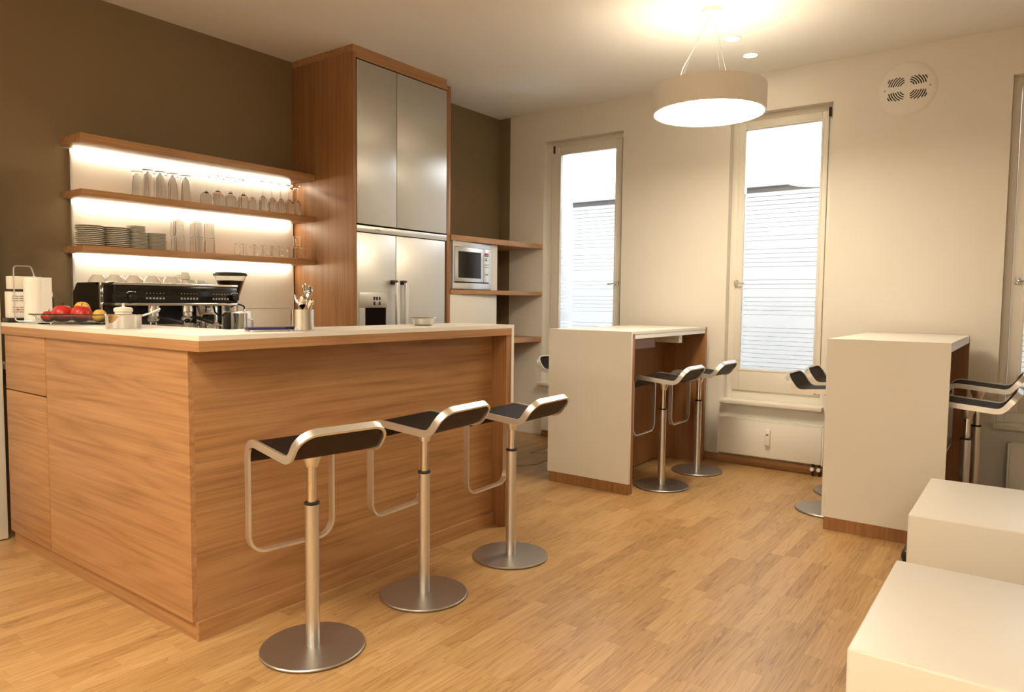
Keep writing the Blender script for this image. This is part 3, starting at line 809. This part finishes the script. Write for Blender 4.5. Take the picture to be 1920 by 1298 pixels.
apple('pear','yellow pear lying high at the back of the glass dish','pear', *dpos(.010,.048),zf+.022,.036,m_yel,1.1)
apple('pear','yellow-orange fruit at the far right of the glass dish','pear', *dpos(.122,.012),zf,.031,m_yel,1.05)
# paper towel holder
tx, ty = .100, 1.655
th_ = thing('paper_towel_holder', 'wire stand holding an upright white paper towel roll', 'towel holder', (tx,ty,HB))
wf = MB().tube(fillet([(.060,1.585,HB+.0095),(.002,1.625,HB+.0095),(.002,1.625,HB+.275),(.085,1.652,HB+.276),(tx,ty,HB+.225)], .02), .0032, n=8)
part('wire_loop', wf, m_wire, th_)
part('base', MB().cyl(.052, .0005, .006, tx, ty, cz=HB), m_steel, th_)
part('spindle', MB().cyl(.008, .0062, .228, tx, ty, cz=HB), m_wire, th_)
rl = thing('paper_towel_roll', 'white paper towel roll standing in the wire holder', 'paper towel', (tx,ty,HB+.0065))
part('roll', MB().lathe([(.018,.0065),(.047,.0065),(.047,.222),(.018,.222),(.018,.0065)], tx, ty, HB, 40), m_paper, rl)
part('loose_sheet', MB().box(tx+.012,tx+.058, ty-.0475, ty-.0462, HB+.0065, HB+.222), m_paper, rl)
# boxes behind
ap_ = thing('countertop_device', 'white countertop device with printed rows on a black foot, behind the towel roll', 'appliance', (.1,1.72,HB))
part('foot', MB().box(.002,.150,1.712,1.790,HB+.0005,HB+.022,.003), m_black, ap_)
part('housing', MB().box(.014,.205,1.718,1.785,HB+.0225,HB+.152,.003), m_lac, ap_)
for zz in (HB+.050, HB+.105):
    pr = MB()
    for k in range(3):
        for j in range(2): pr.box(.024+j*.030,.050+j*.030,1.7165,1.7178,zz+k*.011,zz+k*.011+.005)
    part('printed_rows', pr, m_lever, ap_)
part('indicator', MB().box(.042,.052,1.7155,1.7164,HB+.060,HB+.068), mat('red_print',(.55,.08,.06),.5), ap_)
part('black_spout', MB().tube(fillet([(.184,1.710,HB+.03),(.190,1.702,HB+.05),(.190,1.702,HB+.12),(.180,1.712,HB+.145)], .01), .009, n=8), m_black, ap_)
part('neck', MB().box(.022,.17,1.722,1.78,HB+.1525,HB+.163), m_dark, ap_)
part('upper_box', MB().box(.020,.160,1.719,1.783,HB+.1632,HB+.228,.004), m_china, ap_)
part('dial', MB().cyl(.014, 0, .006, mat=Matrix.Rotation(PI/2,4,'X'), cx=.075, cy=1.719, cz=HB+.195), m_china, ap_)

# ------------------------------------------------------------------ espresso machine
em = thing('espresso_machine', 'black and steel espresso machine with cups on top', 'coffee machine', (.75,1.75,.90))
ex0, ex1 = .405, 1.105; ZT = 1.328
part('body', MB().poly([(0,1.665,.93),(0,1.665,ZT),(0,1.93,ZT),(0,1.985,1.275),(0,1.985,.93)], (1,0,0)) if False else MB().poly([(ex0+.012,1.70,.93),(ex0+.012,1.70,ZT-.02),(ex0+.012,1.93,ZT-.02),(ex0+.012,1.98,1.27),(ex0+.012,1.98,.93)], (ex1-ex0-.024,0,0)), m_steel, em)
for xa in (ex0, ex1-.011):
    part('side_panel', MB().poly([(xa,1.672,.93),(xa,1.672,ZT),(xa,1.93,ZT),(xa,1.985,1.275),(xa,1.985,.93)], (.011,0,0)), m_gloss, em)
ce = MB()
for xa in (ex0-.003, ex1-.010): ce.box(xa, xa+.013, 1.655, 1.6715, .93, ZT, .002)
part('chrome_edge', ce, m_chrome, em)
hd_ = part('hood', MB().box(ex0+.004, ex1-.002, 1.50, 1.699, 1.222, 1.312, .004), m_gloss, em)
r1 = MB(); r1.box(ex0, ex1, 1.494, 1.71, 1.3125, ZT, .004); part('top_rail', r1, m_chrome, em)
r2 = MB(); r2.box(ex0+.002, ex1-.002, 1.496, 1.70, 1.206, 1.2215, .004); part('lower_rail', r2, m_chrome, em)
part('cup_tray', MB().box(ex0+.01, ex1-.01, 1.712, 1.975, ZT-.0195, ZT-.008), m_steel, em)
for xk in (.487, 1.080):
    part('steam_knob', MB().cyl(.018, 0, .030, mat=Matrix.Rotation(PI/2,4,'X'), cx=xk, cy=1.4995, cz=1.250, bev=.003), m_black, hd_)
km = MB()
for xk in (.487, 1.080):
    km.tube([(xk-.022,1.498,1.272),(xk-.012,1.498,1.279),(xk,1.498,1.281),(xk+.012,1.498,1.279)], .0016, n=6); km.sphere((xk+.022,1.498,1.278), .003)
part('knob_marks', km, m_lac, hd_)
for x0_ in (.565, .755, .945):
    g = MB()
    for k in range(6):
        g.box(x0_+k*.018, x0_+k*.018+.011, 1.497, 1.4995, 1.240, 1.250, .001)
    part('button_row', g, m_lever, hd_)
    g = MB()
    for k in range(6): g.sphere((x0_+.005+k*.018, 1.499, 1.272), .0024)
    part('indicator_row', g, m_china if x0_ > .9 else m_chrome, hd_)
part('group_shade', MB().box(ex0+.02, ex1-.02, 1.66, 1.699, 1.10, 1.2055), m_dark, em)
for i, xg in enumerate((.645, .835)):
    gh = part('group_head', MB().lathe([(0,1.205),(.034,1.205),(.036,1.172),(.030,1.168),(.030,1.150),(0,1.150)], xg, 1.585, 0, 32), m_chrome, em)
    pf = MB().lathe([(0,1.1495),(.034,1.1495),(.034,1.132),(.028,1.122),(.012,1.112),(0,1.112)], xg, 1.585, 0, 28)
    pf.tube([(xg-.014,1.585,1.115),(xg-.016,1.585,1.092)], .006, n=8); pf.tube([(xg+.014,1.585,1.115),(xg+.016,1.585,1.092)], .006, n=8)
    p_ = part('portafilter', pf, m_chrome, em)
    dx = .085 if i == 0 else .075
    part('handle', MB().tube([(xg+.03,1.570,1.140),(xg+.05,1.545,1.135),(xg+dx,1.475,1.118),(xg+dx+.012,1.455,1.112)], .013, n=12, rs=[.006,.011,.014,.012]), m_black, p_)
part('back_splash', MB().box(ex0+.02, ex1-.02, 1.665, 1.699, .96, 1.0995), m_splash, em)
hw_ = part('hot_water_panel', MB().box(.925, 1.06, 1.640, 1.6595, 1.02, 1.205, .003), m_chrome, em)
rg = MB().tube([(.955+.0,1.636,1.120),(.955,1.636,1.150),(.968,1.636,1.158),(1.025,1.636,1.158),(1.04,1.636,1.150),(1.04,1.636,1.120),(1.025,1.636,1.110),(.968,1.636,1.110)], .006, closed=True, n=8)
part('spout_surround', rg, m_steel, hw_)
part('spout_opening', MB().box(.962,1.033,1.637,1.6395,1.116,1.152), m_gloss, hw_)
wd = MB().tube(fillet([(1.01,1.60,1.205),(1.01,1.585,1.165),(1.03,1.56,1.14),(1.06,1.54,1.165)], .015), .005, n=8); part('steam_wand', wd, m_rub, em)
part('steam_wand', MB().tube(fillet([(.91,1.60,1.206),(.915,1.57,1.15),(.925,1.55,1.06)], .02), .006, n=8), m_chrome, em)
part('drip_tray', MB().box(ex0+.01, ex1-.01, 1.50, 1.70, .94, .985, .004), m_steel, em)
ft = MB()
for a_ in (ex0+.05, ex1-.05):
    for b_ in (1.56, 1.93): ft.cyl(.02, .9005, .9395, a_, b_, 20)
part('feet', ft, m_black, em)
# milk jugs on the drip tray
def jug(label, x, y, z, r, h, name='milk_jug', grp=None):
    t = thing(name, label, 'jug', (x,y,z), grp)
    part('jug_body', MB().lathe([(0,0.0005),(r,.0005),(r*1.03,.006),(r*.95,h*.55),(r*.86,h*.8),(r*.92,h),(r*.89,h),(r*.83,h*.8),(r*.9,.01),(0,.008)], x, y, z, 32), m_chrome, t)
    ha = MB().tube(fillet([(x+r*.85,y-r*.1,z+h*.85),(x+r*1.75,y-r*.2,z+h*.85),(x+r*1.7,y-r*.2,z+h*.3),(x+r*.93,y-r*.1,z+h*.22)], .01), .0035, n=8)
    part('handle', ha, m_chrome, t); return t
jug('left of two steel milk jugs on the coffee machine drip tray', .826, 1.555, .985, .034, .122, grp='steel jugs on the drip tray')
jug('right of two steel milk jugs on the coffee machine drip tray', .962, 1.550, .985, .036, .124, grp='steel jugs on the drip tray')
jug('tall steel jug standing right of the coffee machine', 1.185, 1.60, .90, .045, .258, name='tall_jug')
# grinder
gxc, gyc = 1.290, 1.87
gr = thing('coffee_grinder', 'coffee grinder with dark bean hopper behind the espresso machine', 'coffee grinder', (gxc,gyc,.90))
part('grinder_body', MB().box(gxc-.075, gxc+.075, gyc-.12, gyc+.11, .9005, 1.165, .008), m_steel, gr)
part('collar', MB().cyl(.045, 1.1655, 1.205, gxc, gyc, 28), m_alu, gr)
part('hopper', MB().lathe([(.036,1.2055),(.094,1.385),(.096,1.392),(.092,1.392),(.034,1.209)], gxc, gyc, 0, 40), m_hopper, gr)
part('beans', MB().lathe([(0,1.212),(.0335,1.2125),(.0825,1.362),(0,1.366)], gxc, gyc, 0, 32), m_bean, gr, 'dark roasted beans', 'stuff')
part('hopper_lid', MB().lathe([(0,1.3925),(.101,1.3925),(.104,1.396),(.104,1.406),(.097,1.413),(.06,1.418),(0,1.419)], gxc, gyc, 0, 48), m_black, gr)
part('dosing_lever', MB().tube(fillet([(gxc-.02,gyc-.03,1.19),(gxc-.02,gyc-.10,1.215),(gxc+.01,gyc-.135,1.20),(gxc+.012,gyc-.135,1.15)], .015), .005, n=8), m_black, gr)
# cups on the machine
def cup(label, x, y, z, r, h, handle=0, up=False, tapered=.52):
    t = thing('coffee_cup', label, 'cup', (x,y,z), 'white cups on the coffee machine')
    k = .003
    q_ = lambda f: r*(tapered+(1-tapered)*math.sin(f*PI/2)**.8)
    pr_ = [(r*tapered*.75,0),(r*tapered*.95,0),(r*tapered*.97,h*.06)]+[(q_(f/8), h*(.06+.94*f/8)) for f in range(1,9)]+[(q_(f/8)-k, h*(.06+.94*f/8)) for f in range(8,0,-1)]+[(r*tapered-k,h*.12),(0,h*.11)]
    pr_ = [(0,.0)]+pr_
    if not up: pr_ = [(a, h-b_) for a, b_ in pr_]
    part('cup_bowl', MB().lathe(pr_, x, y, z+.0005, 32), m_china, t)
    ca, sa_ = math.cos(handle), math.sin(handle)
    hz0, hz1 = (.75*h, .35*h) if up else (.25*h, .65*h)
    q = [(x+ca*r*.90,y+sa_*r*.90,z+hz0),(x+ca*(r+.020),y+sa_*(r+.020),z+hz0),(x+ca*(r+.016),y+sa_*(r+.016),z+(hz0+hz1)/2),(x+ca*r*.74,y+sa_*r*.74,z+hz1)]
    part('handle', MB().tube(fillet(q, .01), .0032, n=8), m_china, t)
ZM = ZT-.0075
for k, (x, lb) in enumerate(((.528,'leftmost'),(.630,'second from left'),(.735,'middle'),(.845,'fourth from left'))):
    cup('%s of the upturned cups in the front row on the coffee machine' % lb, x, 1.768, ZM, .049, .052, A(60))
for k, (x, lb) in enumerate(((.497,'leftmost'),(.600,'second from left'),(.705,'third from left'),(.842,'rightmost'))):
    cup('%s of the upturned cups in the back row on the coffee machine' % lb, x, 1.895, ZM, .049, .052, A(80))
cup('lower small cup at the right end on the coffee machine', .928, 1.76, ZM, .031, .038, A(150), tapered=.65)
cup('small cup stacked on another small cup on the coffee machine', .925, 1.76, ZM+.038, .029, .040, A(160), tapered=.68)
cup('small espresso cup third from the right on the coffee machine', .985, 1.80, ZM, .029, .036, A(20), tapered=.65)
cup('small espresso cup farthest right on the coffee machine', 1.045, 1.80, ZM, .029, .035, A(-10), tapered=.65)

# ------------------------------------------------------------------ plates on the lower shelf
def plate_mesh(r):
    return MB().lathe([(0,0),(r*.58,0),(r*.60,.002),(r*.74,.0035),(r*.975,.0088),(r,.0092),(r,.0128),(r*.985,.0132),(r*.80,.0075),(r*.6,.0045),(0,.004)], 0, 0, 0, 40)
pos = [(.500,1.985,.074,.0106,11,'leftmost plate stack'),(.641,1.990,.075,.0106,11,'second plate stack from the left'),(.762,1.990,.060,.0082,12,'third plate stack from the left'),(.874,1.985,.058,.0084,12,'rightmost plate stack')]
protoP = {}
for (x, y, r, st, n, nm) in pos:
    for k in range(n):
        lb = '%s plate of the %s on the lowest shelf' % (ORD[k] if k < n-1 else 'top', nm)
        rk = r*(1-.004*k) + random.uniform(-.0008,.0008)
        key = round(r, 3)
        if key not in protoP:
            o = solid('plate', plate_mesh(r), m_plate, lb, 'plate', (0,0,0)); protoP[key] = o
        else:
            o = protoP[key].copy(); C.objects.link(o); o['label'] = lb
        o['group'] = 'plates stacked on the lower shelf'
        o.location = (x+random.uniform(-.0015,.0015), y+random.uniform(-.0015,.0015), Z3+.0006+st*k); o.scale = (rk/r, rk/r, st/.0088*.72)
for k in range(5):
    o = protoP[.06].copy() if .06 in protoP else list(protoP.values())[2].copy(); C.objects.link(o)
    o.location = (.758, 1.990, Z3+.0006+.0082*12+.0074*k); o.scale = (.86,.86,.66)
    o['label'] = '%s saucer on top of the third plate stack on the lowest shelf' % (ORD[k] if k < 4 else 'top'); o['category'] = 'saucer'; o.name = 'saucer'; o['group'] = 'saucers on the third stack'

# ------------------------------------------------------------------ glasses
def glass_obj(name, prof, label, cat, x, y, z, grp, cache={}):
    if name not in cache:
        o = solid(name, MB().lathe(prof, 0, 0, 0, 28), m_glass, label, cat, (0,0,0)); cache[name] = o
    else:
        o = cache[name].copy(); C.objects.link(o); o['label'] = label; o['category'] = cat
    o['group'] = grp; o.location = (x, y, z); return o
# upturned long-drink glasses: heavy foot on top
beer = [(.027,.0005),(.029,.0005),(.025,.10),(.019,.128),(.018,.138),(.030,.160),(.0305,.165),(0,.166),(0,.158),(.014,.140),(.016,.128),(.0235,.10),(.027,.004),(.027,.0005)]
xs_b = [.825,.898,.974,1.057]; xs_a = [.79,.872,.940,1.014,1.095]
nb = ['leftmost','second from left','third from left','fourth from left','rightmost']
for k, x in enumerate(xs_b): glass_obj('beer_glass', beer, '%s upturned beer glass in the front row, left group on the middle shelf' % (nb[k] if k < 3 else 'rightmost'), 'glass', x-.012, 1.945, Z2, 'upturned beer glasses')
for k, x in enumerate(xs_a): glass_obj('beer_glass', beer, '%s upturned beer glass in the back row, left group on the middle shelf' % nb[k], 'glass', x+.012, 2.055, Z2, 'upturned beer glasses')
def wine(r, h, foot):
    hb = h*.52
    return [(r*.80,.0005),(r*.84,.0005),(r,hb*.45),(r*.86,hb*.78),(r*.35,hb*.97),(.004,hb*1.06),(.0032,h*.85),(.005,h*.95),(foot*.5,h*.985),(foot,h*.994),(foot,h),(0,h+.0005),
            (0,hb),(r*.30,hb*.94),(r*.84,hb*.76),(r*.975,hb*.45),(r*.81,.003),(r*.80,.0005)]
wg = wine(.036, .195, .033); sg = wine(.029, .205, .030)
nm14 = ['leftmost','second from left','third from left','fourth from left','fifth from left','rightmost']
for k, (x, y) in enumerate(((1.262,1.95),(1.35,1.95),(1.445,1.95))): glass_obj('wine_glass', wg, '%s upturned wine glass in the front row on the middle shelf' % ['leftmost','middle','rightmost'][k], 'glass', x, y, Z2, 'upturned wine glasses')
for k, (x, y) in enumerate(((1.245,2.06),(1.345,2.06),(1.43,2.06))): glass_obj('wine_glass', wg, '%s upturned wine glass in the back row on the middle shelf' % ['leftmost','middle','rightmost'][k], 'glass', x, y, Z2, 'upturned wine glasses')
for k, (x, y) in enumerate(((1.585,1.94),(1.655,1.94),(1.725,1.94),(1.795,1.94),(1.865,1.94))): glass_obj('champagne_glass', sg, '%s slim upturned champagne glass in the front row by the tall cabinet' % nb[k], 'glass', x, y, Z2, 'upturned champagne glasses')
for k, (x, y) in enumerate(((1.575,2.05),(1.66,2.05),(1.735,2.05),(1.81,2.05),(1.90,2.04))): glass_obj('champagne_glass', sg, '%s slim upturned champagne glass in the back row by the tall cabinet' % nb[k], 'glass', x, y, Z2, 'upturned champagne glasses')
# tumblers, upturned, two high
tm = [(.030,.0005),(.032,.0005),(.029,.085),(.027,.096),(0,.097),(0,.088),(.0255,.086),(.030,.004),(.030,.0005)]
for lv, wz in ((0,'lower'),(1,'upper')):
    for k, (x, y) in enumerate(((1.00,1.955),(1.12,1.955),(1.20,1.955))): glass_obj('tumbler', tm, '%s upturned tumbler in the front row of the %s layer on the lowest shelf' % (['leftmost','middle','rightmost'][k], wz), 'glass', x+(.0 if lv else .004), y, Z3+lv*.0985, 'tumblers stacked two high')
    for k, (x, y) in enumerate(((1.035,2.05),(1.16,2.05),(1.255,2.05))): glass_obj('tumbler', tm, '%s upturned tumbler in the back row of the %s layer on the lowest shelf' % (['leftmost','middle','rightmost'][k], wz), 'glass', x, y, Z3+lv*.0985, 'tumblers stacked two high')
# tea glasses with handle
def tea(label, x, y, z, a, cache={}):
    if 'p' not in cache:
        t = thing('tea_glass', label, 'glass', (0,0,0), 'tea glasses with handles')
        part('glass_body', MB().lathe([(0,.0005),(.026,.0005),(.028,.004),(.031,.078),(.029,.078),(.026,.010),(0,.008)], 0, 0, 0, 28), m_glass, t)
        part('handle', MB().tube(fillet([(.029,0,.066),(.052,0,.066),(.050,0,.030),(.0275,0,.020)], .012), .0035, n=8), m_glass, t)
        part('metal_rim', MB().lathe([(.0285,.0785),(.0312,.0785),(.0312,.0800),(.0285,.0800),(.0285,.0785)], 0, 0, 0, 28), m_chrome, t)
        cache['p'] = t
    else: t = dup(cache['p'], (x,y,z), label)
    t.location = (x,y,z); t.rotation_euler = (0,0,a); t['label'] = label
nt8 = ['leftmost','second from left','third from left','fourth from left','fifth from left','sixth from left','seventh from left','rightmost']
for k, x in enumerate((1.425,1.503,1.570,1.637,1.707,1.777,1.845,1.912)):
    tea('%s tea glass in the row beside the tall cabinet on the lowest shelf' % nt8[k], x, 1.965 + (.0 if k % 2 else .012), Z3, A(-30) if k == 7 else A(50+10*k))
tea('tea glass stacked on top of the row beside the tall cabinet', 1.880, 1.967, Z3+.081, A(-140))

# ------------------------------------------------------------------ light, sky, camera
w = bpy.data.worlds.new('overcast_sky'); bpy.context.scene.world = w; w.use_nodes = True
bgn = w.node_tree.nodes['Background']; bgn.inputs[0].default_value = (.90,.96,1.0,1); bgn.inputs[1].default_value = 2.7

cam = bpy.data.cameras.new('camera'); co = bpy.data.objects.new('camera', cam); C.objects.link(co)
cam.sensor_width = 36; cam.sensor_fit = 'HORIZONTAL'; cam.lens = 36*1333.4861/1920; cam.clip_start = .05
yaw, pitch, roll = .6358, -.0636, .0102
fwd = Vector((math.cos(yaw)*math.cos(pitch), math.sin(yaw)*math.cos(pitch), math.sin(pitch)))
rt = Vector((math.sin(yaw), -math.cos(yaw), 0)); upv = rt.cross(fwd)
c_, s_ = math.cos(roll), math.sin(roll); rt, upv = rt*c_+upv*s_, upv*c_-rt*s_
Mc = Matrix((rt, upv, -fwd)).transposed().to_4x4(); Mc.translation = Vector((-1.3262,-2.3187,1.252)); co.matrix_world = Mc
sc = bpy.context.scene; sc.camera = co
sc.view_settings.view_transform = 'Standard'; sc.view_settings.look = 'None'; sc.view_settings.gamma = 1; sc.view_settings.use_curve_mapping = False
sc.view_settings.exposure = 1.75
sc.cycles.use_denoising = True
sc.cycles.max_bounces = 12; sc.cycles.transmission_bounces = 10; sc.cycles.transparent_max_bounces = 16; sc.cycles.caustics_reflective = False; sc.cycles.caustics_refractive = False
